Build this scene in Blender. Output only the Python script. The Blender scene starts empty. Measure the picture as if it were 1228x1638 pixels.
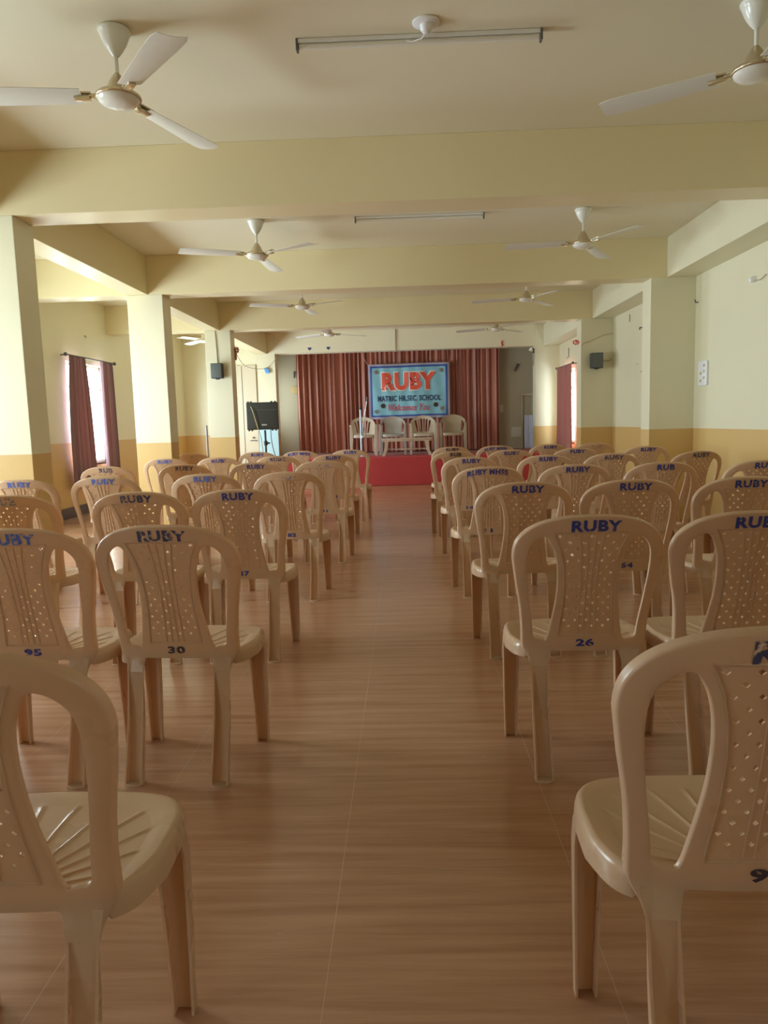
import bpy, bmesh, math, random
import numpy as np
from mathutils import Vector, Matrix, geometry
from math import sin, cos, pi, radians
S = bpy.context.scene
COL = S.collection
random.seed(7)

# ------------------------------------------------------------------ camera
CAM_H = 1.19
FPX, VPX, VPY, ROLL = 1179.2, 647.0, 675.9, 0.028
yv = Vector(((VPX - 614) / FPX, -(VPY - 819) / FPX, 1.0)).normalized()
x0 = Vector((cos(ROLL), sin(ROLL), 0))
xv = (x0 - yv * yv.dot(x0)).normalized()
zv = xv.cross(yv)
if zv.y < 0: zv = -zv
# rows: world axes in camera terms -> camera axes in world terms
right = Vector((xv.x, yv.x, zv.x)); up = Vector((xv.y, yv.y, zv.y)); fwd = Vector((xv.z, yv.z, zv.z))
cam_data = bpy.data.cameras.new('camera')
cam_data.sensor_fit = 'VERTICAL'; cam_data.sensor_height = 36.0
cam_data.lens = FPX / 1638 * 36.0
cam_data.clip_start = 0.05
cam = bpy.data.objects.new('camera', cam_data)
COL.objects.link(cam)
M = Matrix((right, up, -fwd)).transposed().to_4x4()
M.translation = Vector((0, 0, CAM_H))
cam.matrix_world = M
S.camera = cam

# ------------------------------------------------------------------ world, light, exposure
S.view_settings.view_transform = 'Standard'
S.view_settings.look = 'None'
S.view_settings.gamma = 1.0
S.view_settings.use_curve_mapping = False
S.view_settings.exposure = 0.58
S.cycles.use_denoising = True
S.cycles.max_bounces = 12
S.cycles.diffuse_bounces = 8
S.cycles.glossy_bounces = 4
S.cycles.sample_clamp_indirect = 6.0
S.cycles.caustics_reflective = False
S.cycles.caustics_refractive = False

W = bpy.data.worlds.new('daylight'); S.world = W; W.use_nodes = True
wn = W.node_tree.nodes; wl = W.node_tree.links; wn.clear()
bg = wn.new('ShaderNodeBackground'); wo = wn.new('ShaderNodeOutputWorld')
bg.inputs[0].default_value = (0.80, 0.93, 1.0, 1); bg.inputs[1].default_value = 4.0
wl.new(bg.outputs[0], wo.inputs[0])

XW, XR = -4.66, 3.25            # inner faces of the side walls
YB, YS = -4.5, 15.73             # back wall, stage wall plane
ZC, ZB, DADO = 3.126, 2.699, 1.037  # shell, columns, windows and fittings: first fit scaled up about the camera position
# window openings: (y0, y1, z0, z1)
WIN_L = [(-1.6, -0.2, .71, 2.17), (3.2, 4.6, .71, 2.17), (6.6, 8.0, .71, 2.17), (10.23, 11.55, .71, 2.17), (13.3, 14.6, .71, 2.17)]  # first opening is unseen, added to lift the dark area behind the camera
WIN_R = [(14.30, 15.3, .71, 2.13), (-2.6, -1.2, .71, 2.17)]  # second opening is unseen, added as weak fill from behind on the right
WIN_S = [(16.15, 16.85, 1.2, 2.4)]        # on the left wall of the stage
POW_L = [22, 122, 118, 185, 140]
POW_R = [95, 8]
POW_S = [20]
def sky_light(x, w, power, s):
    l = bpy.data.lights.new('window_daylight', 'AREA'); l.shape = 'RECTANGLE'
    l.size = w[1] - w[0]; l.size_y = w[3] - w[2]; l.energy = power; l.color = (0.78, 0.92, 1.0)
    o = bpy.data.objects.new('window_daylight', l); COL.objects.link(o)
    o.location = (x, (w[0] + w[1]) / 2, (w[2] + w[3]) / 2)
    o.rotation_euler = (radians(90), 0, radians(-90 if s > 0 else 90))
for w_, p_ in zip(WIN_L, POW_L): sky_light(XW - .30, w_, p_, 1)  # first lamp is the added back fill, the others are window daylight
for w_, p_ in zip(WIN_R, POW_R): sky_light(XR + .30, w_, p_, -1)  # last lamp is added back fill too
for w_, p_ in zip(WIN_S, POW_S): sky_light(-3.45, w_, p_, 1)

# ------------------------------------------------------------------ materials
def mat(name, col, rough=.6, **k):
    m = bpy.data.materials.new(name); m.use_nodes = True
    b = m.node_tree.nodes['Principled BSDF']
    b.inputs['Base Color'].default_value = (*col, 1); b.inputs['Roughness'].default_value = rough
    if 'metal' in k: b.inputs['Metallic'].default_value = k['metal']
    if 'spec' in k: b.inputs['Specular IOR Level'].default_value = k['spec']
    if 'noise' in k:          # (scale, amount): gentle unevenness of the material itself
        nt = m.node_tree; n = nt.nodes.new('ShaderNodeTexNoise'); n.inputs['Scale'].default_value = k['noise'][0]
        n.inputs['Detail'].default_value = 6
        g = nt.nodes.new('ShaderNodeNewGeometry'); nt.links.new(g.outputs['Position'], n.inputs['Vector'])
        mr = nt.nodes.new('ShaderNodeMapRange'); a = k['noise'][1]
        mr.inputs['To Min'].default_value = 1 - a; mr.inputs['To Max'].default_value = 1 + a
        nt.links.new(n.outputs[0], mr.inputs[0])
        mx = nt.nodes.new('ShaderNodeVectorMath'); mx.operation = 'SCALE'; mx.inputs[0].default_value = col
        nt.links.new(mr.outputs[0], mx.inputs['Scale']); nt.links.new(mx.outputs[0], b.inputs['Base Color'])
        bp = nt.nodes.new('ShaderNodeBump'); bp.inputs['Strength'].default_value = k.get('bump', .08); bp.inputs['Distance'].default_value = .01
        nt.links.new(n.outputs[0], bp.inputs['Height']); nt.links.new(bp.outputs[0], b.inputs['Normal'])
    if 'trans' in k:          # light coming through thin plastic or cloth
        nt = m.node_tree; t = nt.nodes.new('ShaderNodeBsdfTranslucent'); t.inputs[0].default_value = (*k['trans'][0], 1)
        mx = nt.nodes.new('ShaderNodeMixShader'); mx.inputs[0].default_value = k['trans'][1]
        out = nt.nodes['Material Output']
        nt.links.new(b.outputs[0], mx.inputs[1]); nt.links.new(t.outputs[0], mx.inputs[2]); nt.links.new(mx.outputs[0], out.inputs[0])
    return m

def two_tone(name, top, low):
    m = mat(name, top, .42, noise=(1.6, .035), bump=.05); nt = m.node_tree
    b = nt.nodes['Principled BSDF']; mr = None
    g = nt.nodes.new('ShaderNodeNewGeometry'); sx = nt.nodes.new('ShaderNodeSeparateXYZ'); nt.links.new(g.outputs['Position'], sx.inputs[0])
    gt = nt.nodes.new('ShaderNodeMath'); gt.operation = 'GREATER_THAN'; gt.inputs[1].default_value = DADO
    nt.links.new(sx.outputs[2], gt.inputs[0])
    mx = nt.nodes.new('ShaderNodeMix'); mx.data_type = 'RGBA'
    mx.inputs['A'].default_value = (*low, 1); mx.inputs['B'].default_value = (*top, 1)
    nt.links.new(gt.outputs[0], mx.inputs['Factor'])
    sc = [n for n in nt.nodes if n.type == 'VECT_MATH'][0]
    nt.links.new(mx.outputs['Result'], sc.inputs[0])
    return m

WALL = (.73, .70, .51); OCHRE = (.62, .42, .16)
M = {}
M['wall'] = two_tone('painted_plaster_two_tone', WALL, OCHRE)
M['wall_plain'] = mat('painted_plaster_cream', WALL, .42, noise=(1.6, .035), bump=.05)
M['beam'] = mat('painted_beam_yellow_cream', (.74, .655, .40), .32, noise=(1.3, .04), bump=.04)
M['ceiling'] = mat('painted_ceiling', (.75, .71, .54), .45, noise=(.9, .04), bump=.05)
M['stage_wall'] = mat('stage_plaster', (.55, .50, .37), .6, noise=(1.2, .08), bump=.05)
M['door_paint'] = mat('door_paint', (.60, .53, .38), .45)
M['black'] = mat('black_vinyl', (.035, .038, .04), .45)
M['speaker_grey'] = mat('speaker_cloth', (.11, .13, .125), .6)
M['base_black'] = mat('skirting_black', (.03, .03, .035), .3)
M['red_carpet'] = mat('red_carpet', (.50, .055, .06), .85, noise=(35, .12), bump=.2)
M['stage_floor'] = mat('stage_floor_cloth', (.42, .17, .16), .8, noise=(9, .1))
M['ivory'] = mat('ivory_enamel', (.76, .76, .69), .22)
M['gold'] = mat('champagne_metal', (.62, .53, .36), .25, metal=.75)
M['blade'] = mat('fan_blade_enamel', (.70, .71, .64), .3)
M['white'] = mat('white_enamel', (.80, .82, .84), .35)
M['grey_edge'] = mat('dark_grey_metal', (.12, .12, .12), .5)
M['chrome'] = mat('bright_metal', (.7, .78, .88), .2, metal=.6)
M['pale_blue'] = mat('pale_blue_panel', (.42, .62, .68), .4)
M['switch'] = mat('switch_plastic', (.78, .82, .86), .3)
M['yellow_disc'] = mat('yellow_card', (.62, .48, .22), .6)
M['blue_paper'] = mat('blue_paper', (.10, .33, .70), .5)
M['navy_paper'] = mat('navy_paper', (.03, .05, .22), .5)
M['red_paper'] = mat('red_paper', (.75, .12, .12), .5)
M['cloth_white'] = mat('pale_blue_cloth', (.62, .68, .85), .8)
M['wire'] = mat('cream_wire', (.45, .40, .30), .6)
M['dark_wire'] = mat('dark_wire', (.06, .08, .06), .6)
M['yellow_wire'] = mat('yellow_wire', (.62, .58, .30), .5)
M['cobweb'] = mat('dusty_grey', (.22, .20, .17), .8)
M['wood_frame'] = mat('window_frame_paint', (.42, .42, .36), .5)
M['iron'] = mat('grille_iron', (.30, .30, .30), .5)
M['curtain_window'] = mat('maroon_cloth_flare_grey', (.27, .17, .20), .85, trans=((.5, .14, .14), .10))  # lens flare's grey-lilac veil is mixed into this maroon base
M['curtain_right'] = mat('dusty_red_window_cloth', (.42, .17, .14), .85, trans=((.6, .15, .12), .05))
M['plaster_out'] = mat('reveal_plaster', (.75, .72, .6), .6)
M['stage_white'] = mat('white_moulded_plastic', (.56, .47, .36), .35)
M['stage_grey'] = mat('grey_moulded_plastic', (.40, .37, .33), .35)
M['stage_tan'] = mat('tan_moulded_plastic', (.36, .28, .18), .35)
M['flower'] = mat('faded_red_flower', (.50, .18, .14), .7)

def plastic(name, col):
    m = mat(name, col, .30, trans=((.90, .52, .24), .22)); nt = m.node_tree
    b = nt.nodes['Principled BSDF']
    n = nt.nodes.new('ShaderNodeTexNoise'); n.inputs['Scale'].default_value = 5; n.inputs['Detail'].default_value = 5
    tc = nt.nodes.new('ShaderNodeTexCoord'); nt.links.new(tc.outputs['Object'], n.inputs['Vector'])
    mr = nt.nodes.new('ShaderNodeMapRange'); mr.inputs['To Min'].default_value = .20; mr.inputs['To Max'].default_value = .38
    nt.links.new(n.outputs[0], mr.inputs[0]); nt.links.new(mr.outputs[0], b.inputs['Roughness'])
    return m
M['plastic'] = plastic('beige_moulded_plastic', (.64, .465, .30))
M['plastic_panel'] = plastic('beige_perforated_plastic', (.64, .46, .295))

def paint(name, col, wear, under=(.64, .465, .30)):
    """stencil paint rubbed away in places, the plastic showing through"""
    m = mat(name, col, .5); nt = m.node_tree; b = nt.nodes['Principled BSDF']
    n = nt.nodes.new('ShaderNodeTexNoise'); n.inputs['Scale'].default_value = 70; n.inputs['Detail'].default_value = 4
    g = nt.nodes.new('ShaderNodeNewGeometry'); nt.links.new(g.outputs['Position'], n.inputs['Vector'])
    r = nt.nodes.new('ShaderNodeValToRGB'); r.color_ramp.elements[0].position = wear - .04; r.color_ramp.elements[1].position = wear + .04
    r.color_ramp.elements[0].color = (*under, 1); r.color_ramp.elements[1].color = (*col, 1)
    nt.links.new(n.outputs[0], r.inputs[0]); nt.links.new(r.outputs[0], b.inputs['Base Color'])
    return m
M['ink'] = paint('blue_stencil_paint', (.035, .05, .26), .34)
M['ink_light'] = paint('bright_blue_stencil_paint', (.07, .14, .48), .38)
M['ink_worn'] = paint('worn_dark_blue_stencil_paint', (.05, .055, .13), .42)
M['ink_dark'] = paint('dark_stencil_paint', (.04, .03, .05), .36)
M['ink_faded'] = paint('faded_stencil_paint', (.14, .17, .33), .52)

def floor_material():
    m = mat('wood_look_floor_tiles', (.4, .22, .12), .3); nt = m.node_tree; N = nt.nodes; L = nt.links
    b = N['Principled BSDF']; b.inputs['Specular IOR Level'].default_value = .5
    g = N.new('ShaderNodeNewGeometry')
    mp = N.new('ShaderNodeMapping'); mp.inputs['Scale'].default_value = (.9, 16, 1); L.new(g.outputs['Position'], mp.inputs[0])
    n1 = N.new('ShaderNodeTexNoise'); n1.inputs['Scale'].default_value = 1.6; n1.inputs['Detail'].default_value = 8; n1.inputs['Roughness'].default_value = .62; n1.inputs['Distortion'].default_value = .35
    L.new(mp.outputs[0], n1.inputs['Vector'])
    r = N.new('ShaderNodeValToRGB'); e = r.color_ramp.elements
    e[0].position = .30; e[0].color = (.34, .17, .088, 1); e[1].position = .74; e[1].color = (.50, .29, .175, 1)
    L.new(n1.outputs[0], r.inputs[0])
    # tiles .61 wide, 1.22 long, with thin pale joints
    sx = N.new('ShaderNodeSeparateXYZ'); L.new(g.outputs['Position'], sx.inputs[0])
    def joint(axis, size, off, w):
        a = N.new('ShaderNodeMath'); a.operation = 'ADD'; a.inputs[1].default_value = off + 100 * size; L.new(sx.outputs[axis], a.inputs[0])
        d = N.new('ShaderNodeMath'); d.operation = 'PINGPONG'; d.inputs[1].default_value = size / 2; L.new(a.outputs[0], d.inputs[0])
        c = N.new('ShaderNodeMath'); c.operation = 'LESS_THAN'; c.inputs[1].default_value = w; L.new(d.outputs[0], c.inputs[0]); return c
    jx = joint(0, .61, .197, .0011); jy = joint(1, .61, -.02, .0008)
    mx = N.new('ShaderNodeMath'); mx.operation = 'MAXIMUM'; L.new(jx.outputs[0], mx.inputs[0]); L.new(jy.outputs[0], mx.inputs[1])
    n2 = N.new('ShaderNodeTexNoise'); n2.inputs['Scale'].default_value = 2.2; L.new(g.outputs['Position'], n2.inputs['Vector'])
    mu = N.new('ShaderNodeMath'); mu.operation = 'MULTIPLY'; L.new(mx.outputs[0], mu.inputs[0]); L.new(n2.outputs[0], mu.inputs[1])
    mix = N.new('ShaderNodeMix'); mix.data_type = 'RGBA'; mix.inputs['B'].default_value = (.55, .42, .32, 1)
    L.new(mu.outputs[0], mix.inputs['Factor']); L.new(r.outputs[0], mix.inputs['A'])
    # small chips and scuffs
    n3 = N.new('ShaderNodeTexNoise'); n3.inputs['Scale'].default_value = 26; n3.inputs['Detail'].default_value = 3; L.new(g.outputs['Position'], n3.inputs['Vector'])
    sc = N.new('ShaderNodeMapRange'); sc.inputs['From Min'].default_value = .74; sc.inputs['From Max'].default_value = .80; L.new(n3.outputs[0], sc.inputs[0])
    mix2 = N.new('ShaderNodeMix'); mix2.data_type = 'RGBA'; mix2.inputs['B'].default_value = (.5, .4, .33, 1)
    L.new(sc.outputs[0], mix2.inputs['Factor']); L.new(mix.outputs['Result'], mix2.inputs['A']); L.new(mix2.outputs['Result'], b.inputs['Base Color'])
    rr = N.new('ShaderNodeMapRange'); rr.inputs['To Min'].default_value = .20; rr.inputs['To Max'].default_value = .26; L.new(n1.outputs[0], rr.inputs[0]); L.new(rr.outputs[0], b.inputs['Roughness'])
    return m
M['floor'] = floor_material()

def curtain_material():
    m = mat('russet_stage_curtain', (.24, .07, .045), .45); nt = m.node_tree; N = nt.nodes; L = nt.links; b = N['Principled BSDF']
    b.inputs['Sheen Weight'].default_value = .3
    g = N.new('ShaderNodeNewGeometry'); mp = N.new('ShaderNodeMapping'); mp.inputs['Scale'].default_value = (14, 14, .25); L.new(g.outputs['Position'], mp.inputs[0])
    n = N.new('ShaderNodeTexNoise'); n.inputs['Scale'].default_value = 1.0; n.inputs['Detail'].default_value = 4; L.new(mp.outputs[0], n.inputs['Vector'])
    r = N.new('ShaderNodeValToRGB'); e = r.color_ramp.elements; e[0].position = .35; e[0].color = (.25, .068, .04, 1); e[1].position = .75; e[1].color = (.46, .155, .09, 1)
    L.new(n.outputs[0], r.inputs[0]); L.new(r.outputs[0], b.inputs['Base Color']); return m
M['stage_curtain'] = curtain_material()

# ------------------------------------------------------------------ helpers
def link_mesh(name, bm, material, parent=None, smooth=True, angle=35):
    me = bpy.data.meshes.new(name)
    bmesh.ops.recalc_face_normals(bm, faces=bm.faces)
    bm.to_mesh(me); bm.free()
    if smooth:
        for p in me.polygons: p.use_smooth = True
        me.set_sharp_from_angle(angle=radians(angle))
    me.materials.append(material)
    o = bpy.data.objects.new(name, me); COL.objects.link(o)
    if parent: o.parent = parent
    return o
def tag(o, label=None, cat=None, group=None, kind=None):
    if label: o['label'] = label
    if cat: o['category'] = cat
    if group: o['group'] = group
    if kind: o['kind'] = kind
    return o
def thing(name, label, cat, loc=(0, 0, 0), rz=0, group=None):
    o = bpy.data.objects.new(name, None); COL.objects.link(o); o.location = loc; o.rotation_euler = (0, 0, rz)
    o.empty_display_size = .1
    return tag(o, label, cat, group)
def struct(name, bm, m, smooth=False):
    return tag(link_mesh(name, bm, m, None, smooth), kind='structure')
def box(bm, x0, x1, y0, y1, z0, z1, bevel=0, mtx=None):
    r = bmesh.ops.create_cube(bm, size=1); vs = r['verts']
    for v in vs:
        v.co = Vector((x0 + (x1 - x0) * (v.co.x + .5), y0 + (y1 - y0) * (v.co.y + .5), z0 + (z1 - z0) * (v.co.z + .5)))
    if bevel:
        es = list({e for v in vs for e in v.link_edges})
        g = bmesh.ops.bevel(bm, geom=es, offset=bevel, segments=2, affect='EDGES', profile=.6)
        vs = [v for v in set(g['verts']) | {v for f in g['faces'] for v in f.verts}]
    if mtx is not None:
        bmesh.ops.transform(bm, matrix=mtx, verts=[v for v in vs if v.is_valid])
def tube(bm, pts, rad, seg=8, caps=True):
    pts = [Vector(p) for p in pts]; rings = []
    rads = rad if isinstance(rad, (list, tuple)) else [rad] * len(pts)
    prev = None
    for i, p in enumerate(pts):
        t = (pts[min(i + 1, len(pts) - 1)] - pts[max(i - 1, 0)]).normalized()
        a = prev if prev is not None else (Vector((0, 0, 1)) if abs(t.z) < .9 else Vector((1, 0, 0)))
        u = (a - t * a.dot(t)).normalized(); w = t.cross(u); prev = u
        rings.append([bm.verts.new(p + (u * cos(2 * pi * k / seg) + w * sin(2 * pi * k / seg)) * rads[i]) for k in range(seg)])
    for r1, r2 in zip(rings, rings[1:]):
        for k in range(seg): bm.faces.new((r1[k], r1[(k + 1) % seg], r2[(k + 1) % seg], r2[k]))
    if caps: bm.faces.new(rings[0]); bm.faces.new(rings[-1][::-1])
def lathe(bm, prof, seg=32, c=(0, 0, 0)):
    rings = []
    for r, z in prof:
        rings.append([bm.verts.new((c[0] + r * cos(2 * pi * k / seg), c[1] + r * sin(2 * pi * k / seg), c[2] + z)) for k in range(seg)] if r > 1e-5 else [bm.verts.new((c[0], c[1], c[2] + z))])
    for a, b in zip(rings, rings[1:]):
        for k in range(seg):
            k2 = (k + 1) % seg
            if len(a) == 1 and len(b) > 1: bm.faces.new((a[0], b[k2], b[k]))
            elif len(b) == 1 and len(a) > 1: bm.faces.new((a[k], a[k2], b[0]))
            elif len(a) > 1: bm.faces.new((a[k], a[k2], b[k2], b[k]))
def BM(): return bmesh.new()
def inside(p, poly):
    x, y = p; c = False; n = len(poly); j = n - 1
    for i in range(n):
        xi, yi = poly[i]; xj, yj = poly[j]
        if (yi > y) != (yj > y) and x < (xj - xi) * (y - yi) / (yj - yi) + xi: c = not c
        j = i
    return c
def resample(poly, step, closed=True):
    out = []; n = len(poly)
    for i in range(n if closed else n - 1):
        a = Vector(poly[i]); b = Vector(poly[(i + 1) % n]); k = max(1, round((b - a).length / step))
        for j in range(k): out.append(tuple(a.lerp(b, j / k)))
    if not closed: out.append(tuple(poly[-1]))
    return out
def spline(pts, n=6, closed=True):
    """Catmull-Rom through control points"""
    out = []; m = len(pts)
    for i in range(m if closed else m - 1):
        g = lambda k: Vector(pts[k % m]) if closed else Vector(pts[max(0, min(m - 1, k))])
        p0, p1, p2, p3 = g(i - 1), g(i), g(i + 1), g(i + 2)
        for j in range(n):
            t = j / n
            out.append(tuple(.5 * ((2 * p1) + (p2 - p0) * t + (2 * p0 - 5 * p1 + 4 * p2 - p3) * t * t + (3 * p1 - p0 - 3 * p2 + p3) * t ** 3)))
    if not closed: out.append(tuple(pts[-1]))
    return out
def plate(bm, outer, holes, step, fmap, th, lip_out=None, lip_depth=0.0, lip_holes=(), lip_scale=lambda u, v: 1.0):
    """a curved plate with holes; fmap(u, v, t) places it; selected rims turn forward by lip_depth"""
    loops = [outer] + list(holes)
    V = []; E = []
    for lp in loops:
        s = len(V); V += [Vector(p) for p in lp]; E += [(s + i, s + (i + 1) % len(lp)) for i in range(len(lp))]
    nb = len(V); us = [p[0] for p in outer]; vs_ = [p[1] for p in outer]
    B = np.array([tuple(p) for p in V])
    y = min(vs_); row = 0
    while y < max(vs_):
        x = min(us) + (step / 2 if row % 2 else 0)
        while x < max(us):
            if inside((x, y), outer) and not any(inside((x, y), h) for h in holes) and np.min((B[:, 0] - x) ** 2 + (B[:, 1] - y) ** 2) > (.45 * step) ** 2: V.append(Vector((x, y)))
            x += step
        y += step * .87; row += 1
    rv, re, rf, ov, oe, of = geometry.delaunay_2d_cdt(V, E, [], 0, 1e-7)
    back = [bm.verts.new(fmap(p.x, p.y, 0)) for p in rv]; front = [bm.verts.new(fmap(p.x, p.y, th)) for p in rv]
    cnt = {}
    for f in rf:
        c = ((rv[f[0]].x + rv[f[1]].x + rv[f[2]].x) / 3, (rv[f[0]].y + rv[f[1]].y + rv[f[2]].y) / 3)
        if not inside(c, outer) or any(inside(c, h) for h in holes): continue
        bm.faces.new([back[i] for i in f]); bm.faces.new([front[i] for i in f][::-1])
        for a, b in ((f[0], f[1]), (f[1], f[2]), (f[2], f[0])):
            k = (min(a, b), max(a, b)); cnt.setdefault(k, []).append((a, b, c))
    nrm = {}; bed = []
    for k, l in cnt.items():
        if len(l) == 1:
            a, b, c = l[0]; d = rv[b] - rv[a]; n = Vector((d.y, -d.x)).normalized()
            if n.dot(rv[a] - Vector(c)) < 0: n = -n
            bed.append((a, b)); nrm.setdefault(a, []).append(n); nrm.setdefault(b, []).append(n)
    which = {}
    for li, lp in enumerate(loops):
        pass
    def loop_of(p):
        best = None
        for li, lp in enumerate(loops):
            d = min((p.x - q[0]) ** 2 + (p.y - q[1]) ** 2 for q in lp)
            if best is None or d < best[0]: best = (d, li)
        return best[1]
    rings = {}
    for i, ns in nrm.items():
        n = sum(ns, Vector((0, 0))).normalized(); li = loop_of(rv[i]); p = rv[i]
        lip = (li == 0 and lip_out) or (li - 1 in lip_holes)
        if lip:
            s = 1 if li == 0 else .55; q = lip_scale(p.x, p.y); s *= q; dp = max(lip_depth * q * (1 if li == 0 else .45), th)
            prof = [(.0035 * s, .0012), (.0055 * s, max(.0055 * q, .002)), (.006 * s, dp), (.0025 * s, dp)]
            if li == 0: prof.append((.0015 * q, th + .002 * q))
        else: prof = [(.0006, .0008)]
        rings[i] = [back[i]] + [bm.verts.new(fmap(p.x + n.x * o, p.y + n.y * o, t)) for o, t in prof] + [front[i]]
    for a, b in bed:
        A, Bq = rings[a], rings[b]
        if len(A) == len(Bq):
            for k in range(len(A) - 1): bm.faces.new((A[k], A[k + 1], Bq[k + 1], Bq[k]))

def fit(bm, w, h):
    xs = [v.co.x for v in bm.verts]; ys_ = [v.co.y for v in bm.verts]; cx = (min(xs) + max(xs)) / 2; y0 = min(ys_)
    kx = w / (max(xs) - min(xs)); ky = h / (max(ys_) - y0) if h else kx
    for v in bm.verts: v.co.x = (v.co.x - cx) * kx; v.co.y = (v.co.y - y0) * ky
    return bm
def text_mesh_verts(s, size, bold=.02, sx=1.0):
    c = bpy.data.curves.new('t', 'FONT'); c.body = s; c.size = size; c.offset = bold * size; c.align_x = 'CENTER'; c.resolution_u = 3; c.space_character = 1.10
    o = bpy.data.objects.new('t', c); COL.objects.link(o)
    dg = bpy.context.evaluated_depsgraph_get(); me = bpy.data.meshes.new_from_object(o.evaluated_get(dg))
    bm = BM(); bm.from_mesh(me)
    bpy.data.objects.remove(o); bpy.data.meshes.remove(me); bpy.data.curves.remove(c)
    bmesh.ops.triangulate(bm, faces=bm.faces)
    for v in bm.verts: v.co.x *= sx
    return bm

# ------------------------------------------------------------------ room shell
b = BM(); box(b, XW - .3, XR + .3, YB - .2, 17.4, -.12, 0); struct('floor', b, M['floor'])
b = BM(); box(b, XW - .25, XR + .25, YB - .2, 17.4, ZC, ZC + .15); struct('ceiling', b, M['ceiling'])
def wall_with_openings(x0, x1, y0, y1, z0, z1, ops):
    b = BM(); y = y0
    for (a, c, p, q) in sorted(ops):
        box(b, x0, x1, y, a, z0, z1); box(b, x0, x1, a, c, z0, p); box(b, x0, x1, a, c, q, z1); y = c
    box(b, x0, x1, y, y1, z0, z1); return b
struct('wall_left', wall_with_openings(XW - .22, XW, YB, YS + .2, 0, ZC, WIN_L), M['wall'])
struct('wall_right', wall_with_openings(XR, XR + .22, YB, YS, 0, ZC, WIN_R), M['wall'])
b = BM(); box(b, XW - .22, XR + .22, YB - .2, YB, 0, ZC); struct('wall_back', b, M['wall'])
b = BM(); box(b, XW, -3.10, YS, YS + .2, 0, ZC); struct('wall_left_aisle_end', b, M['wall'])
b = BM(); box(b, -2.696, 2.757, YS, YS + .28, ZB, ZC); struct('wall_above_stage', b, M['wall_plain'])
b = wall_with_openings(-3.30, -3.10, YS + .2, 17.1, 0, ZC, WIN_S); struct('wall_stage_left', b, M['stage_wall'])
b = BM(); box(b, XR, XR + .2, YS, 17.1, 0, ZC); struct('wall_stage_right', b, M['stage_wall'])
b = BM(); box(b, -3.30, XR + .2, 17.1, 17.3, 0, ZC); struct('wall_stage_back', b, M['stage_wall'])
b = BM(); box(b, XW, XW + .012, YB, YS, 0, .15, .003); struct('baseboard_left', b, M['base_black'])
# columns: left row free-standing, right row against the wall
YC = [(-1.2, -.91), (2.03, 2.32), (5.27, 5.56), (8.467, 8.756), (11.718, 12.007), (15.73, 16.05)]
for i, (a, c) in enumerate(YC):
    b = BM(); box(b, -3.10, -2.696, a, c, 0, ZB if i < 5 else ZC, .004); o = struct('column', b, M['wall'])
    b = BM(); box(b, 2.757, XR, a, c, 0, ZB if i < 5 else ZC, .004); o = struct('column', b, M['wall'])
for i, (a, c) in enumerate(YC[:5]):
    b = BM(); box(b, XW, XR, a, c, ZB, ZC, .004); struct('beam', b, M['beam'])
ys = [YB] + [q for pr in YC for q in pr][:-1]
for a, c in zip(ys[0::2], ys[1::2]):
    b = BM(); box(b, -3.10, -2.86, a, c, ZB, ZC, .004); struct('beam', b, M['beam'])
    b = BM(); box(b, 2.93, XR, a, c, ZB, ZC, .004); struct('beam', b, M['wall_plain'])
# stage
b = BM(); box(b, -2.69, 2.75, 14.12, YS + .01, 0, .53); box(b, -3.10, XR, YS + .01, 17.1, 0, .53); struct('stage_platform', b, M['stage_floor'])
b = BM(); box(b, -2.69, 2.75, 14.09, 14.118, .004, .536, .004); box(b, -2.69, 2.75, 14.10, 14.95, .532, .540)
tag(link_mesh('stage_carpet', b, M['red_carpet'], None, False), 'red carpet covering the front and lip of the stage', 'carpet')

# windows
def window(n, x, w, s, bars=True):
    y0, y1, z0, z1 = w; o = x + s * .10
    b = BM(); t = .045
    for (a, c, p, q) in ((y0, y0 + t, z0, z1), (y1 - t, y1, z0, z1), (y0, y1, z0, z0 + t), (y0, y1, z1 - t, z1), (y0, y1, z1 - .36, z1 - .33)):
        box(b, o - .03, o + .03, a, c, p, q, .004)
    f = struct('window_%d' % n, b, M['wood_frame'])
    b = BM(); x_ = o + s * .045
    k = 0
    zz = z0 + .12
    while zz < z1 - .05:
        tube(b, [(x_, y0 + .02, zz), (x_, y1 - .02, zz)], .005, 6); zz += .17
    for yy in (y0 + (y1 - y0) * .33, y0 + (y1 - y0) * .67): tube(b, [(x_, yy, z0 + .02), (x_, yy, z1 - .02)], .006, 6)
    g = link_mesh('window_grille', b, M['iron'], f)
    b = BM(); box(b, min(x, x + s * .22), max(x, x + s * .22) , y0, y1, z0 - .025, z0 - .0, .003); link_mesh('window_sill', b, M['plaster_out'], f)
for i, w in enumerate(WIN_L): window(i + 1, XW, w, -1)  # first frame belongs to the added unseen opening
for i, w in enumerate(WIN_R): window(i + 6, XR, w, 1)  # last frame belongs to the added unseen opening
window(8, -3.10, WIN_S[0], -1)

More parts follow.
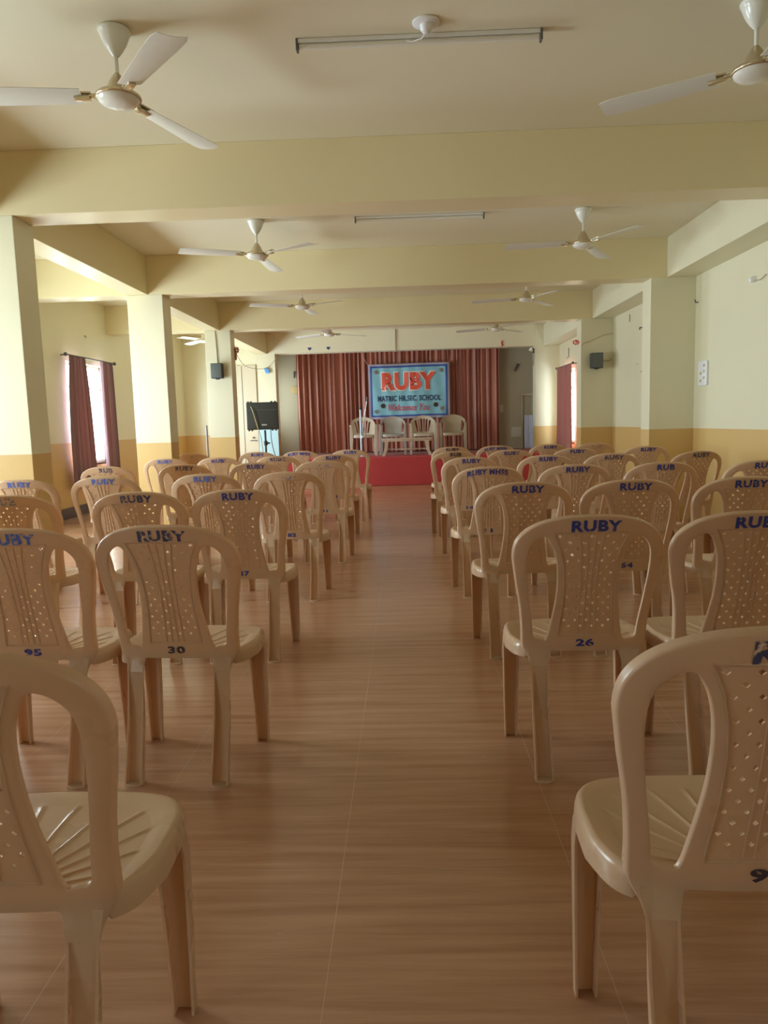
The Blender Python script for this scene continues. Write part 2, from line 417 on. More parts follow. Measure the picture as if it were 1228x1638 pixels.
def cloth_panel(bm, axis_pts, z0, z1, n_fold, amp, gather=lambda k: 1.0, nz=24, nf=None, phase=0.):
    """pleated cloth hanging along the line a-b, thick on both sides"""
    (ax, ay), (bx, by) = axis_pts; d = Vector((bx - ax, by - ay)); L = d.length; d.normalize(); n = Vector((-d.y, d.x))
    nu = nf or n_fold * 10; rows = []
    for side in (0, 1):
        G = []
        for j in range(nz + 1):
            k = j / nz; z = z0 + (z1 - z0) * k; r = []
            gw = gather(k)
            for i in range(nu + 1):
                u = i / nu; s = .5 + (u - .5) * gw
                w_ = 2 * pi * n_fold * u + 1.6 * sin(2 * pi * 2.3 * u + phase) + .9 * sin(2 * pi * 5.1 * u)
                a = amp * (1 - .25 * k) * (.75 + .25 * sin(9 * u + phase)) * (sin(w_ + phase + .5 * sin(3 * k)) + .3 * sin(2.3 * w_ + 1.3 + phase))
                p = Vector((ax, ay)) + d * (s * L) + n * (a + side * .004)
                r.append(bm.verts.new((p.x, p.y, z)))
            G.append(r)
        rows.append(G)
        for j in range(nz):
            for i in range(nu): bm.faces.new((G[j][i], G[j][i + 1], G[j + 1][i + 1], G[j + 1][i]))
    A, B = rows
    for j in range(nz):
        for i in (0, nu): bm.faces.new((A[j][i], A[j + 1][i], B[j + 1][i], B[j][i]))
    for i in range(nu):
        for j in (0, nz): bm.faces.new((A[j][i], B[j][i], B[j][i + 1], A[j][i + 1]))

def curtain_rod(x, y0, y1, z, label, s):
    t = thing('curtain_rod', label, 'curtain rod', (x, y0, z))
    b = BM(); tube(b, [(0, 0, 0), (0, y1 - y0, 0)], .011, 10); link_mesh('rod', b, M['grey_edge'], t)
    for yy in (0, y1 - y0):
        b = BM(); bmesh.ops.create_uvsphere(b, u_segments=14, v_segments=8, radius=.027, matrix=Matrix.Translation((0, yy, 0))); link_mesh('finial', b, M['grey_edge'], t)
        b = BM(); tube(b, [(s * .10, yy + (.06 if yy == 0 else -.06), 0), (0, yy + (.06 if yy == 0 else -.06), 0)], .008, 8); link_mesh('bracket', b, M['grey_edge'], t)
curtain_rod(XW + .11, 10.01, 11.70, 2.235, 'dark curtain rod with round ends over the left wall window', -1)
curtain_rod(XR - .10, 14.03, 15.50, 2.205, 'dark curtain rod over the window on the right wall', 1)
def gath(a, m): return lambda k: a + (m - a) * sin(pi * min(1, (1 - k) * 1.15)) if k < 1 else a
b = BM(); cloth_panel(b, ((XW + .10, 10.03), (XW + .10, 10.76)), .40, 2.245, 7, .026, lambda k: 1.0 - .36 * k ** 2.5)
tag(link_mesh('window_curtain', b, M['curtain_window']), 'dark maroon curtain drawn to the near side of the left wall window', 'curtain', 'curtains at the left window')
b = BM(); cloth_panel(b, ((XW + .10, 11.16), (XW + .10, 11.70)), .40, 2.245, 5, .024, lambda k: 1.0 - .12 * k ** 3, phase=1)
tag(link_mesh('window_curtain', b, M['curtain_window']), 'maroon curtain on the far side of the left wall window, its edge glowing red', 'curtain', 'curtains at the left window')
b = BM(); cloth_panel(b, ((XR - .10, 14.12), (XR - .10, 15.40)), .36, 2.215, 7, .026, lambda k: 1.0 - .06 * k)
tag(link_mesh('window_curtain', b, M['curtain_right']), 'dusty red curtain covering the window on the right wall', 'curtain')

# stage curtain: three lengths of cloth
for (a, c, n, lab, ph) in ((-2.40, -1.03, 12, 'russet pleated backdrop curtain, left length at the back of the stage', 0), (-1.02, .97, 17, 'russet pleated backdrop curtain, middle length behind the banner', 2), (.98, 2.13, 10, 'russet pleated backdrop curtain, right length at the back of the stage', 4)):
    b = BM(); cloth_panel(b, ((a, 16.76), (c, 16.76)), .555, 3.08, n, .032, lambda k: 1.0, nz=14, nf=n * 16, phase=ph)
    tag(link_mesh('stage_curtain', b, M['stage_curtain']), lab, 'curtain', 'stage backdrop curtains')
b = BM(); tube(b, [(-3.09, 16.76, 3.09), (3.24, 16.76, 3.09)], .012, 8); tag(link_mesh('curtain_wire', b, M['grey_edge']), 'long wire carrying the russet backdrop curtains', 'curtain rod')

# ------------------------------------------------------------------ door at the end of the left aisle, stage recess
b = BM(); box(b, -3.68, -3.11, YS - .03, YS - .002, 0, 2.48, .004); d = tag(link_mesh('door_1', b, M['door_paint'], None, False), kind='structure')
b = BM(); box(b, -3.415, -3.405, YS - .036, YS - .030, .02, 2.46); link_mesh('door_seam', b, M['grey_edge'], d)
b = BM(); tube(b, [(-3.29, YS - .05, .90), (-3.14, YS - .05, .90)], .009, 8); tube(b, [(-3.22, YS - .03, .96), (-3.22, YS - .06, .96)], .020, 10); link_mesh('door_latch', b, M['grey_edge'], d)
b = BM(); tube(b, [(-3.60, 13.4, .0), (-3.60, 13.4, 1.24)], .018, 8); tag(link_mesh('post', b, M['iron']), 'slim grey pole standing by the wall in the left aisle', 'pole')
# recess on the right side of the stage
b = BM(); box(b, 2.66, 2.70, 17.04, 17.099, .53, 1.74, .003); box(b, 2.66, XR, 17.02, 17.099, 1.72, 1.77, .003)
box(b, 2.90, XR, 17.04, 17.099, .53, 1.72); d2 = tag(link_mesh('door_2', b, M['door_paint'], None, False), kind='structure')
b = BM(); cloth_panel(b, ((2.72, 16.98), (2.93, 16.96)), .535, 1.28, 2, .012, lambda k: 1.0); tag(link_mesh('hanging_cloth', b, M['cloth_white']), 'pale blue cloth hanging in the corner at the right of the stage', 'cloth')
b = BM(); box(b, 2.44, 2.66, 17.085, 17.099, .80, 1.02, .002); tag(link_mesh('wall_paper_sheet', b, M['ivory'], None, False), 'pale sheet of paper stuck low on the stage back wall at right', 'paper')
b = BM(); box(b, 2.18, 2.26, 17.08, 17.099, 1.36, 1.53, .004); tag(link_mesh('switch_plate', b, M['ivory'], None, False), 'small cream switch plate beside the right edge of the backdrop curtain', 'switch')
b = BM(); tube(b, [(2.52, 17.05, 2.28), (2.60, 17.05, 2.44)], [.022, .03], 8); tag(link_mesh('wall_hook', b, M['grey_edge']), 'dark hook high on the stage back wall at right', 'hook')
b = BM(); tube(b, [(-2.50, 17.05, 2.27), (-2.49, 17.05, 2.42)], [.02, .03], 8); tag(link_mesh('wall_hook', b, M['grey_edge']), 'dark hook on the stage back wall left of the curtain', 'hook')
b = BM(); lathe(b, [(0, 0), (.085, 0), (.09, .008), (.085, .016), (0, .02)], 24); bmesh.ops.rotate(b, cent=(0, 0, 0), matrix=Matrix.Rotation(radians(90), 3, 'X'), verts=b.verts)
o = link_mesh('wall_disc', b, M['yellow_disc']); o.location = (-2.50, 17.06, 2.0); tag(o, 'round yellow disc on the wall left of the stage curtain', 'disc')
# hanging bundle in the stage's upper left corner
b = BM(); 
rr = random.Random(3); G = []
for j in range(7):
    k = j / 6; G.append([b.verts.new((-2.92 + .46 * (1 - k) ** 1.5 * i / 10 + .05 * k * 2 + rr.uniform(-.008, .008), 16.4 + .05 * sin(i * 1.7 + j), 3.10 - .60 * k * (1 - .65 * abs(i / 10 - .45)))) for i in range(11)])
for j in range(6):
    for i in range(10): b.faces.new((G[j][i], G[j][i + 1], G[j + 1][i + 1], G[j + 1][i]))
bmesh.ops.solidify(b, geom=b.faces[:], thickness=.01)
tag(link_mesh('bundled_cloth', b, M['cobweb']), 'grey cloth bunched up in the upper left corner of the stage', 'cloth')

# ------------------------------------------------------------------ the moulded chair
HW, ZT, ZSH = .2375, .878, .742        # half width, top, where the arch begins
def arch_top(u):
    a = min(1, abs(u) / HW); return ZSH + (ZT - ZSH) * (1 - a ** 2.5) ** (1 / 2.5)
def backmap(u, v, t):
    k = (v - .42) / .47; ks = max(0, k)
    y = -.110 - .118 * (ks ** 1.15 if k > 0 else -k) + .62 * u * u * (.75 + .35 * ks) + t
    return Vector((u, y, v + t * .15))
def outer_loop():
    r = [(HW * cos(pi / 2 * i / 14) , 0) for i in range(0)]
    side = spline([(.106, .418), (.117, .414), (.121, .395), (.124, .368)], 3, False) + spline([(.178, .368), (.183, .392), (.194, .415), (.2005, .44), (.203, .50), (.211, .58), (.2255, .66)], 4, False)
    arc = []
    for i in range(0, 25):
        th = pi / 2 * i / 24; cu = cos(th) ** (2 / 2.5); sv = sin(th) ** (2 / 2.5); arc.append((HW * cu, ZSH + (ZT - ZSH) * sv))
    half = [p for p in side if p[1] < .70] + arc
    full = half + [(-u, v) for u, v in half[-2::-1]]
    return resample(full, .014)
WINDOW_HOLE = spline([(.140, .818), (.174, .806), (.197, .768), (.200, .70), (.189, .60), (.176, .51), (.170, .462), (.146, .455), (.124, .455), (.110, .52), (.099, .60), (.0965, .67), (.103, .74), (.118, .79)], 3)
WINDOW_HOLE_L = [(-u, v) for u, v in WINDOW_HOLE][::-1]
def panel_hw(k):          # half width of the perforated panel, k from bottom to top
    return float(np.interp(k, [0, .1, .3, .5, .7, .85, 1], [.086, .083, .0755, .0735, .079, .092, .115]))
PZ0, PZ1 = .474, .828
def panel_outline(g=0.0):
    out = [((panel_hw(k / 20) + g), PZ0 - g + (PZ1 - PZ0 + 2 * g) * k / 20) for k in range(21)]
    return out + [(-u, v) for u, v in out[::-1]]
def make_chair():
    root = thing('plastic_chair', '-', 'chair')
    bm = BM(); outer = outer_loop()
    hole_p = resample(panel_outline(), .02)
    plate(bm, outer, [WINDOW_HOLE, WINDOW_HOLE_L, hole_p], .019, backmap, .0045, True, .023, (0, 1), lambda u, v: max(0.0, min(1.0, (v - .375) / .06)))
    # raised bead round the panel
    bd = resample(panel_outline(.004), .018); bd.append(bd[0])
    tube(bm, [backmap(u, v, -.0003) for u, v in bd], .0019, 6, False)
    link_mesh('backrest', bm, M['plastic'], root, True, 50)
    # perforated panel
    bm = BM(); nc, nr = 9, 17
    cell = {}
    def P(i, j, t=.0022):
        k = j / nr; v = PZ0 + (PZ1 - PZ0) * k; u = (i / nc * 2 - 1) * panel_hw(k); return backmap(u, v, t)
    V = {(i, j): bm.verts.new(P(i, j)) for i in range(nc + 1) for j in range(nr + 1)}
    for i in range(nc):
        for j in range(nr):
            q = [V[i, j], V[i + 1, j], V[i + 1, j + 1], V[i, j + 1]]
            if (i + j) % 2 == 0 and 0 < j < nr - 1 + 1:
                h = .29; T = [bm.verts.new(P(i + .5, j + .5 - h)), bm.verts.new(P(i + .5 + h, j + .5)), bm.verts.new(P(i + .5, j + .5 + h)), bm.verts.new(P(i + .5 - h, j + .5))]
                for a in range(4):
                    bm.faces.new((q[a], q[(a + 1) % 4], T[a])); bm.faces.new((q[(a + 1) % 4], T[(a + 1) % 4], T[a]))
            else: bm.faces.new(q)
    bmesh.ops.recalc_face_normals(bm, faces=bm.faces)
    if bm.faces[0].normal.y > 0: bmesh.ops.reverse_faces(bm, faces=bm.faces)
    bmesh.ops.solidify(bm, geom=bm.faces[:], thickness=.0035)
    for f_ in (-.335, -.115, .115, .335):
        pts = []
        for j in range(0, 21):
            k = .01 + .98 * j / 20; v = PZ0 + (PZ1 - PZ0) * k; pts.append(backmap(f_ * panel_hw(k), v, .0018))
        tube(bm, pts, .0022, 6)
    link_mesh('perforated_panel', bm, M['plastic_panel'], root, True, 40)
    # seat
    bm = BM(); NA = 288
    C0 = Vector((0, -.07))
    def outline(th):
        d = Vector((sin(th), cos(th)))          # th = 0 looks forward
        lo, hi = 0, .6
        for _ in range(26):
            m = (lo + hi) / 2; p = C0 + d * m
            y = p.y; ok = False
            yc = (y - .0825) / .1875                # -1..1 over the seat depth
            if -1 <= yc <= 1:
                hw = .188 + .040 * min(1, max(0, (y + .14) / .16)) - .012 * max(0, (y - .10) / .15)
                n = 3.6 if yc > 0 else 9
                ok = (abs(p.x) / hw) ** 3.2 + abs(yc) ** n <= 1
            lo, hi = (m, hi) if ok else (lo, m)
        return d * lo
    ss = [0, .12, .22, .23, .40, .55, .70, .82, .835, .90, .95, .985, 1.0]
    cols = []
    for a in range(NA):
        th = 2 * pi * a / NA; o_ = outline(th); R = o_.length; d = o_.normalized(); ring = []
        edge = C0 + o_; fr = max(0, min(1, (edge.y - .05) / .2)); rear = 1 if edge.y < -.088 else 0
        front_dir = abs(((th + pi) % (2 * pi)) - pi) < 1.75
        ridge = .0030 if (front_dir and a % 12 == 0) else 0
        for s in ss:
            p = C0 + o_ * s; dish = -.014 * (1 - s * s) * (1 - rear)
            z = .436 + dish - .012 * max(0, (p.y - .10) / .15) ** 2
            if .22 < s < .83: z += ridge if s not in () else 0
            if s >= .90: z += .004 * (1 - rear)
            ring.append(Vector((p.x, p.y, z)))
        zt = ring[-1].z
        if rear: ext = [(.002, -.004), (.003, -.012), (.003, -.02)]
        else:
            dp = .050 - .012 * fr
            ext = [(.007, -.003), (.013, -.011), (.0165, -.024), (.018, -dp), (.015, -dp), (.013, -.024)]
        if rear: ext += [(.001, -.02), (0, -.016), (-.001, -.008)]
        for o2, dz in ext: e = edge + d * o2; ring.append(Vector((e.x, e.y, zt + dz)))
        for s in (.98, .6, .2, 0): p = C0 + o_ * s; ring.append(Vector((p.x, p.y, .436 - .014 * (1 - s * s) - .006 - .012 * max(0, (p.y - .10) / .15) ** 2)))
        cols.append([bm.verts.new(v) for v in ring])
    for a in range(NA):
        A, B = cols[a], cols[(a + 1) % NA]
        for k in range(len(A) - 1): bm.faces.new((A[k], B[k], B[k + 1], A[k + 1]))
    bmesh.ops.remove_doubles(bm, verts=bm.verts, dist=.0002)
    link_mesh('seat', bm, M['plastic'], root, True, 40)
    # legs: U-shaped channels
    def leg(s, rear):
        bm = BM(); rings = []
        if rear:
            lv = [(z, a, c, yr + d, d) for z, a, c, yr, d in ((.415, .122, .184, -.099, .006), (.395, .1225, .1815, -.1045, .0065), (.370, .1225, .1795, -.1105, .0068), (.335, .1225, .178, -.118, .011), (.27, .122, .178, -.130, .019), (.20, .1215, .177, -.144, .025), (.06, .119, .177, -.183, .030), (.0, .118, .178, -.199, .032))]
        else: lv = [(.425, .165, .235, .150, .045), (.39, .170, .236, .176, .042), (.34, .176, .236, .188, .038), (.20, .180, .234, .188, .032), (.06, .185, .232, .186, .028), (.0, .186, .231, .186, .028)]
        th = .0055
        for z, u0, u1, y, d in lv:      # y = plane of the web; flanges go back (towards -y) by d
            p = [(u0, y - d), (u0 + th, y - d), (u0 + th, y - th), (u1 - th, y - th), (u1 - th, y - d), (u1, y - d), (u1 - .001, y - .004), (u1 - .005, y), (u0 + .005, y), (u0 + .001, y - .004)]
            rings.append([bm.verts.new((s * a, b_, z)) for a, b_ in p])
        for r1, r2 in zip(rings, rings[1:]):
            for k in range(10): bm.faces.new((r1[k], r1[(k + 1) % 10], r2[(k + 1) % 10], r2[k]))
        bm.faces.new(rings[0]); bm.faces.new(rings[-1])
        z, u0, u1, y, d = lv[-1]
        if rear:
            n = 8; pts = [(u0 + (u1 - u0) * i / n, y - d - .010 * sin(pi * i / n)) for i in range(n + 1)] + [(u1, y - .002), (u0, y - .002)]
            lo = [bm.verts.new((s * a, b_, .0)) for a, b_ in pts]; hi = [bm.verts.new((s * a, b_, .007)) for a, b_ in pts]
            bm.faces.new(lo); bm.faces.new(hi)
            for k in range(len(pts)): bm.faces.new((lo[k], lo[(k + 1) % len(pts)], hi[(k + 1) % len(pts)], hi[k]))
        link_mesh('leg', bm, M['plastic'], root, True, 40)
    for s in (-1, 1): leg(s, True)
    for s in (-1, 1): leg(s, False)
    return root
_txt = {}
def lettering(kind, s, mkey, shift):
    key = (kind, s, mkey, shift)
    if key not in _txt:
        if kind == 'name':
            long = len(s) > 5
            w_ = {'RUBY': .158, 'RUBC': .158, 'FUBY': .150, "RUB'": .145, 'RUB': .115, 'UB': .08, 'B': .035}.get(s, .27 if long else .10)
            bm = fit(text_mesh_verts(s, .05, .045), w_, .0385 if len(s) > 1 and 'IB' not in s and '-' not in s else .022)
            bmesh.ops.subdivide_edges(bm, edges=[e for e in bm.edges if e.calc_length() > .014], cuts=1)
            bmesh.ops.triangulate(bm, faces=bm.faces)
            for v in bm.verts:
                u = v.co.x + shift; w = v.co.y
                v.co = backmap(u, arch_top(u) - .0445 + w * (1 if not long else 1), -.0016)
        else:
            bm = fit(text_mesh_verts(s, .040, .045), .030 * len(s), .027)
            for v in bm.verts:
                u = v.co.x + shift; v.co = backmap(u, .433 + v.co.y, -.0016)
        me = bpy.data.meshes.new('painted_' + kind); bm.to_mesh(me); bm.free(); me.materials.append(M[mkey]); _txt[key] = me
    o = bpy.data.objects.new('painted_' + kind, _txt[key]); COL.objects.link(o); return o
proto = make_chair(); used = [False]
def place_chair(x, y, rz, name, mkey, number, label, group, shift=0.0, nshift=0.0):
    if not used[0]: r = proto; used[0] = True
    else:
        r = proto.copy(); COL.objects.link(r)
        for ch in base_parts:
            c = ch.copy(); COL.objects.link(c); c.parent = r; c.matrix_parent_inverse = Matrix()
    r.location = (x, y, 0); r.rotation_euler = (0, 0, radians(rz)); tag(r, label, 'chair', group)
    if name: t = lettering('name', name, mkey, shift); t.parent = r
    if number: t = lettering('number', number, 'ink_dark' if mkey in ('ink_worn', 'ink_dark') else 'ink', nshift); t.parent = r
base_parts = list(proto.children)
GL, GR = 'beige chairs left of the aisle', 'beige chairs right of the aisle'
K = {1: 2.52, 2: 3.80, 3: 5.09, 4: 6.46, 5: 7.74, 6: 9.07}
#   x, y, rz, name, paint, number, label
CH = [
 (-.692, 1.205, -1, 'RUBY', 'ink', None, GL, 'beige plastic chair nearest the camera on the left, cut off by the photo edge'),
 (-.785, K[1], -3, 'RUBY', 'ink_worn', '30', GL, 'beige plastic chair marked RUBY with 30 on its lower rail, worn dark letters'),
 (-.84, K[2], 0, 'RUBY', 'ink', '47', GL, 'beige plastic chair marked RUBY with 47 on its lower rail, left aisle edge'),
 (-.79, K[3], 0, "'IB'", 'ink_faded', '82', GL, 'beige plastic chair with smeared unreadable name and 82 on its rail'),
 (-.715, K[4], 0, '- -', 'ink_faded', '91', GL, 'beige plastic chair with its name rubbed off and 91 on its rail'),
 (-.745, K[5], 0, 'RUBY', 'ink', '68', GL, 'beige plastic chair marked RUBY with 68 on its rail, left aisle edge'),
 (-.67, K[6], 0, 'RUBY', 'ink', None, GL, 'beige plastic chair farthest along the left aisle edge, nearest the stage carpet'),
 (-1.285, K[1], 0, 'RUBY', 'ink_light', '95', GL, 'beige plastic chair with 95 on its rail and light blue lettering, at the photo edge'),
 (-1.345, K[2], 0, 'RUBY', 'ink_worn', None, GL, 'beige plastic chair marked RUBY right behind the top of chair 30'),
 (-1.35, K[3], 0, 'RUBY', 'ink_light', None, GL, 'beige plastic chair with bright blue RUBY just left of and beyond chair 47'),
 (-1.285, K[4], 0, 'RUBY', 'ink', None, GL, 'beige plastic chair marked RUBY just left of the smeared chair 82'),
 (-1.32, K[5], 0, 'RUBC', 'ink_worn', None, GL, 'beige plastic chair with broken letters, second from the aisle in the fifth row, left'),
 (-1.27, K[6], 0, 'RUBY MHSS', 'ink', None, GL, 'beige plastic chair marked RUBY MHSS below the left end of the stage curtain'),
 (-1.99, K[2], 0, 'UB', 'ink_faded', None, GL, 'beige plastic chair with faded letters UB, behind chair 95 at the left photo edge'),
 (-2.04, K[3], 0, 'RUBY', 'ink_light', None, GL, 'beige plastic chair with light blue RUBY, standing in front of the curtained window at left'),
 (-1.90, K[4], 0, 'RUBY', 'ink_worn', None, GL, 'darker looking beige plastic chair marked RUBY, in front of the column second from left'),
 (-1.93, K[5], 0, "RUB'", 'ink', None, GL, "beige plastic chair marked RUB with its Y worn away, below the left wall speaker"),
 (-1.79, K[6], 0, 'RUBY', 'ink', None, GL, 'beige plastic chair marked RUBY directly below the large speaker on its stand'),
 (-2.56, 4.99, 0, 'RUBY', 'ink_light', None, GL, 'leftmost beige plastic chair in the third row, light blue RUBY'),
 (-2.58, K[4], 0, 'RUB', 'ink_worn', None, GL, 'tan looking plastic chair marked RUB under the far edge of the curtained left window'),
 (-2.52, 7.86, 0, 'RUBY', 'ink_light', None, GL, 'beige plastic chair marked RUBY against the foot of the second left column'),
 (-2.62, K[6] + .1, 0, 'B', 'ink_faded', None, GL, 'beige plastic chair with only a B left, farthest back on the far left'),
 (.555, 1.245, 0, 'RUBY', 'ink_worn', '9', GR, 'beige plastic chair nearest the camera on the right, with dark smeared name'),
 (.582, K[1], 0, 'RUBY', 'ink', '26', GR, 'beige plastic chair marked RUBY with 26 on its lower rail, right aisle edge'),
 (.58, K[2], 0, 'RUBY', 'ink', '9', GR, 'beige plastic chair marked RUBY directly behind chair 26, number 9 on its rail'),
 (.55, K[3], 0, 'RUBY MHSS', 'ink', '11', GR, 'beige plastic chair marked RUBY MHSS with 11 on its rail, right aisle edge'),
 (.545, K[4], 0, 'RUBY', 'ink', '14', GR, 'beige plastic chair with 14 on its rail, right behind the RUBY MHSS aisle chair'),
 (.50, K[5], 0, 'RUB', 'ink_dark', None, GR, 'beige plastic chair with dark letters RUB, fifth along the right aisle edge'),
 (.555, K[6], 0, 'RUBY', 'ink_dark', None, GR, 'beige plastic chair with dark RUBY, farthest along the right aisle edge'),
 (1.09, K[1], 0, 'RUBY', 'ink', None, GR, 'beige plastic chair beside chair 26, its RUBY in double outlined letters'),
 (1.10, K[2], 0, 'RUBY', 'ink', '54', GR, 'beige plastic chair marked RUBY with 54 on its lower rail'),
 (1.12, K[3], 0, 'RUBY', 'ink', None, GR, 'beige plastic chair marked RUBY beside the one numbered 11'),
 (1.19, K[4], 0, 'RUBY', 'ink', None, GR, 'beige plastic chair marked RUBY beside the one numbered 14'),
 (1.07, K[5], 0, 'RUBY', 'ink', None, GR, 'beige plastic chair marked RUBY, second from the aisle in the fifth row, right'),
 (1.09, K[6], 0, 'RUBY MHSS', 'ink', None, GR, 'beige plastic chair marked RUBY MHSS below the right end of the stage curtain'),
 (1.65, K[2], 0, 'RUBY', 'ink', None, GR, 'beige plastic chair marked RUBY at the right photo edge, beside chair 54'),
 (1.69, K[3], 0, 'RUB', 'ink', None, GR, 'beige plastic chair whose RUBY has lost part of its Y, third from the aisle, right'),
 (1.74, K[4], 0, 'RUBY', 'ink_worn', None, GR, 'beige plastic chair with worn RUBY, third from the aisle in the fourth row, right'),
 (1.73, K[5], 0, 'FUBY', 'ink', None, GR, 'beige plastic chair with name reading FUBY, in front of the right speaker column'),
 (1.72, K[6], 0, 'RUBY', 'ink', None, GR, 'beige plastic chair marked RUBY below the red curtain of the right window'),
 (2.32, K[3] - .05, 0, 'RUBY', 'ink', None, GR, 'beige plastic chair near the right wall under the switch panel, cut by the photo edge'),
 (2.42, K[4], 12, 'RUBY', 'ink_worn', None, GR, 'beige plastic chair marked RUBY standing alone against the yellow right wall'),
 (2.44, K[5], 0, 'RUBY', 'ink', None, GR, 'beige plastic chair marked RUBY at the foot of the large right column'),
 (2.26, K[6], 0, "' -'", 'ink_worn', None, GR, 'beige plastic chair with its name almost gone, farthest back near the right wall'),
]
for c in CH:
    place_chair(c[0], c[1], c[2], c[3], c[4], c[5], c[7], c[6], .012 if len(c[3]) < 6 else -.01)

# ------------------------------------------------------------------ ceiling fans
def make_fan():
    r = thing('ceiling_fan', '-', 'ceiling fan')      # origin at the ceiling
    b = BM(); lathe(b, [(0, -.001), (.066, -.001), (.070, -.006), (.070, -.016), (.065, -.020), (.061, -.034), (.051, -.060), (.032, -.092), (.016, -.112), (.0115, -.118), (0, -.118)], 32); cp = link_mesh('canopy', b, M['ivory'], r, True, 60)
    b = BM(); tube(b, [(0, 0, -.115), (0, 0, -.20)], .0095, 14); link_mesh('downrod', b, M['ivory'], r)
    b = BM(); lathe(b, [(0, -.185), (.012, -.186), (.020, -.196), (.036, -.222), (.048, -.250), (.054, -.268), (0, -.268)], 32); link_mesh('lower_canopy', b, M['gold'], r, True, 60)
    b = BM(); lathe(b, [(0, -.262), (.060, -.263), (.085, -.270), (.098, -.280), (.100, -.288), (.096, -.294), (0, -.294)], 40); m = link_mesh('motor', b, M['gold'], r, True, 60)
    b = BM(); lathe(b, [(0, -.288), (.093, -.289), (.089, -.300), (.075, -.313), (.050, -.323), (.022, -.328), (0, -.329)], 40); link_mesh('bottom_cover', b, M['ivory'], r, True, 60)
    for k in range(3):
        A = Matrix.Rotation(2 * pi * k / 3, 4, 'Z')
        b = BM(); n = 14; L0, L1 = .155, .66; top = []; bot = []
        for i in range(n + 1):
            s = i / n; x = L0 + (L1 - L0) * s; hw0 = .052 + .020 * min(1, s * 1.3)
            if s > .96: hw0 -= .012 * (s - .96) / .04
            tw = radians(11) * (1 - .4 * s)
            rt = []; rb = []
            for j in range(7):
                q = j / 6 * 2 - 1; yy = q * hw0; zz = -.283 + yy * math.tan(tw) - .006 * (1 - q * q) - .010 * s
                rt.append(b.verts.new((x, yy, zz + .0012))); rb.append(b.verts.new((x, yy, zz - .0012)))
            top.append(rt); bot.append(rb)
        for i in range(n):
            for j in range(6):
                b.faces.new((top[i][j], top[i + 1][j], top[i + 1][j + 1], top[i][j + 1])); b.faces.new((bot[i][j], bot[i][j + 1], bot[i + 1][j + 1], bot[i + 1][j]))
            for j in (0, 6): b.faces.new((top[i][j], bot[i][j], bot[i + 1][j], top[i + 1][j]))
        for i in (0, n):
            for j in range(6): b.faces.new((top[i][j], top[i][j + 1], bot[i][j + 1], bot[i][j]))
        bmesh.ops.transform(b, matrix=A, verts=b.verts); bl = link_mesh('blade', b, M['blade'], r)
        b = BM(); box(b, .088, .125, -.018, .018, -.288, -.276, .003); box(b, .115, .205, -.026, .026, -.279, -.271, .003); box(b, .12, .19, -.017, .017, -.300, -.286, .004)
        bmesh.ops.transform(b, matrix=A, verts=b.verts); link_mesh('blade_bracket', b, M['gold'], bl)
    return r
fan = make_fan(); fan.scale = (1.1, 1.1, 1.1); fan_parts = [(c, list(c.children)) for c in fan.children]
FANS = [(-1.364, 3.80, 68, 'white ceiling fan nearest on the left, its blades crossing the upper left'), (1.716, 3.80, 30, 'white ceiling fan cut off by the upper right photo edge'),
 (-1.364, 7.227, 85, 'white ceiling fan on the left between the first and second cross beams'), (1.716, 7.227, 60, 'white ceiling fan on the right between the first and second cross beams'),
 (-1.364, 10.34, 84, 'white ceiling fan on the left between the second and third cross beams'), (1.694, 10.34, 55, 'white ceiling fan on the right between the second and third cross beams'),
 (-1.32, 13.56, 30, 'small looking ceiling fan above the left end of the stage curtain'), (1.683, 13.56, 45, 'small looking ceiling fan above the right end of the stage curtain'),
 (-3.70, 13.9, 10, 'ceiling fan in the left aisle seen between two columns')]
for i, (x, y, a, lab) in enumerate(FANS):
    if i == 0: r = fan
    else:
        r = fan.copy(); COL.objects.link(r)
        for ch, gs in fan_parts:
            c = ch.copy(); COL.objects.link(c); c.parent = r
            for g in gs: d_ = g.copy(); COL.objects.link(d_); d_.parent = c
    r.location = (x, y, ZC); r.rotation_euler = (0, 0, radians(a)); tag(r, lab, 'ceiling fan', 'ceiling fans')

# tube lights and ceiling rose
for (x0_, x1_, y, lab) in ((-.497, .730, 3.977, 'unlit white tube light nearest the camera, next to the ceiling rose'), (-.418, .789, 7.227, 'unlit white tube light between the two middle ceiling fans')):
    t = thing('tube_light', lab, 'light', ((x0_ + x1_) / 2, y, ZC), 0, 'ceiling tube lights'); h = (x1_ - x0_) / 2
    b = BM(); box(b, -h, h, -.018, .018, -.022, -.001, .003); link_mesh('batten', b, M['white'], t, False)
    b = BM(); tube(b, [(-h + .01, -.002, -.036), (h - .01, -.002, -.036)], .014, 12); link_mesh('tube', b, M['ivory'], t)
    for s in (-1, 1): b = BM(); box(b, s * h - .006, s * h + .006, -.022, .022, -.055, -.001, .003); link_mesh('end_cap', b, M['grey_edge'], t, False)
t = thing('ceiling_rose', 'round white ceiling rose with a bulb holder above the near tube light', 'ceiling rose', (.151, 3.86, ZC))
b = BM(); lathe(b, [(0, -.001), (.066, -.001), (.066, -.008), (.055, -.014), (0, -.016)], 28); link_mesh('base_plate', b, M['white'], t, True, 60)
b = BM(); lathe(b, [(0, -.012), (.030, -.012), (.028, -.034), (.019, -.048), (0, -.050)], 24); link_mesh('holder', b, M['white'], t, True, 60)
b = BM(); tube(b, [(0, 0, -.046), (-.02, .05, -.05), (-.07, .09, -.045), (-.10, .105, -.03)], .0025, 6); link_mesh('wire', b, M['ivory'], t)

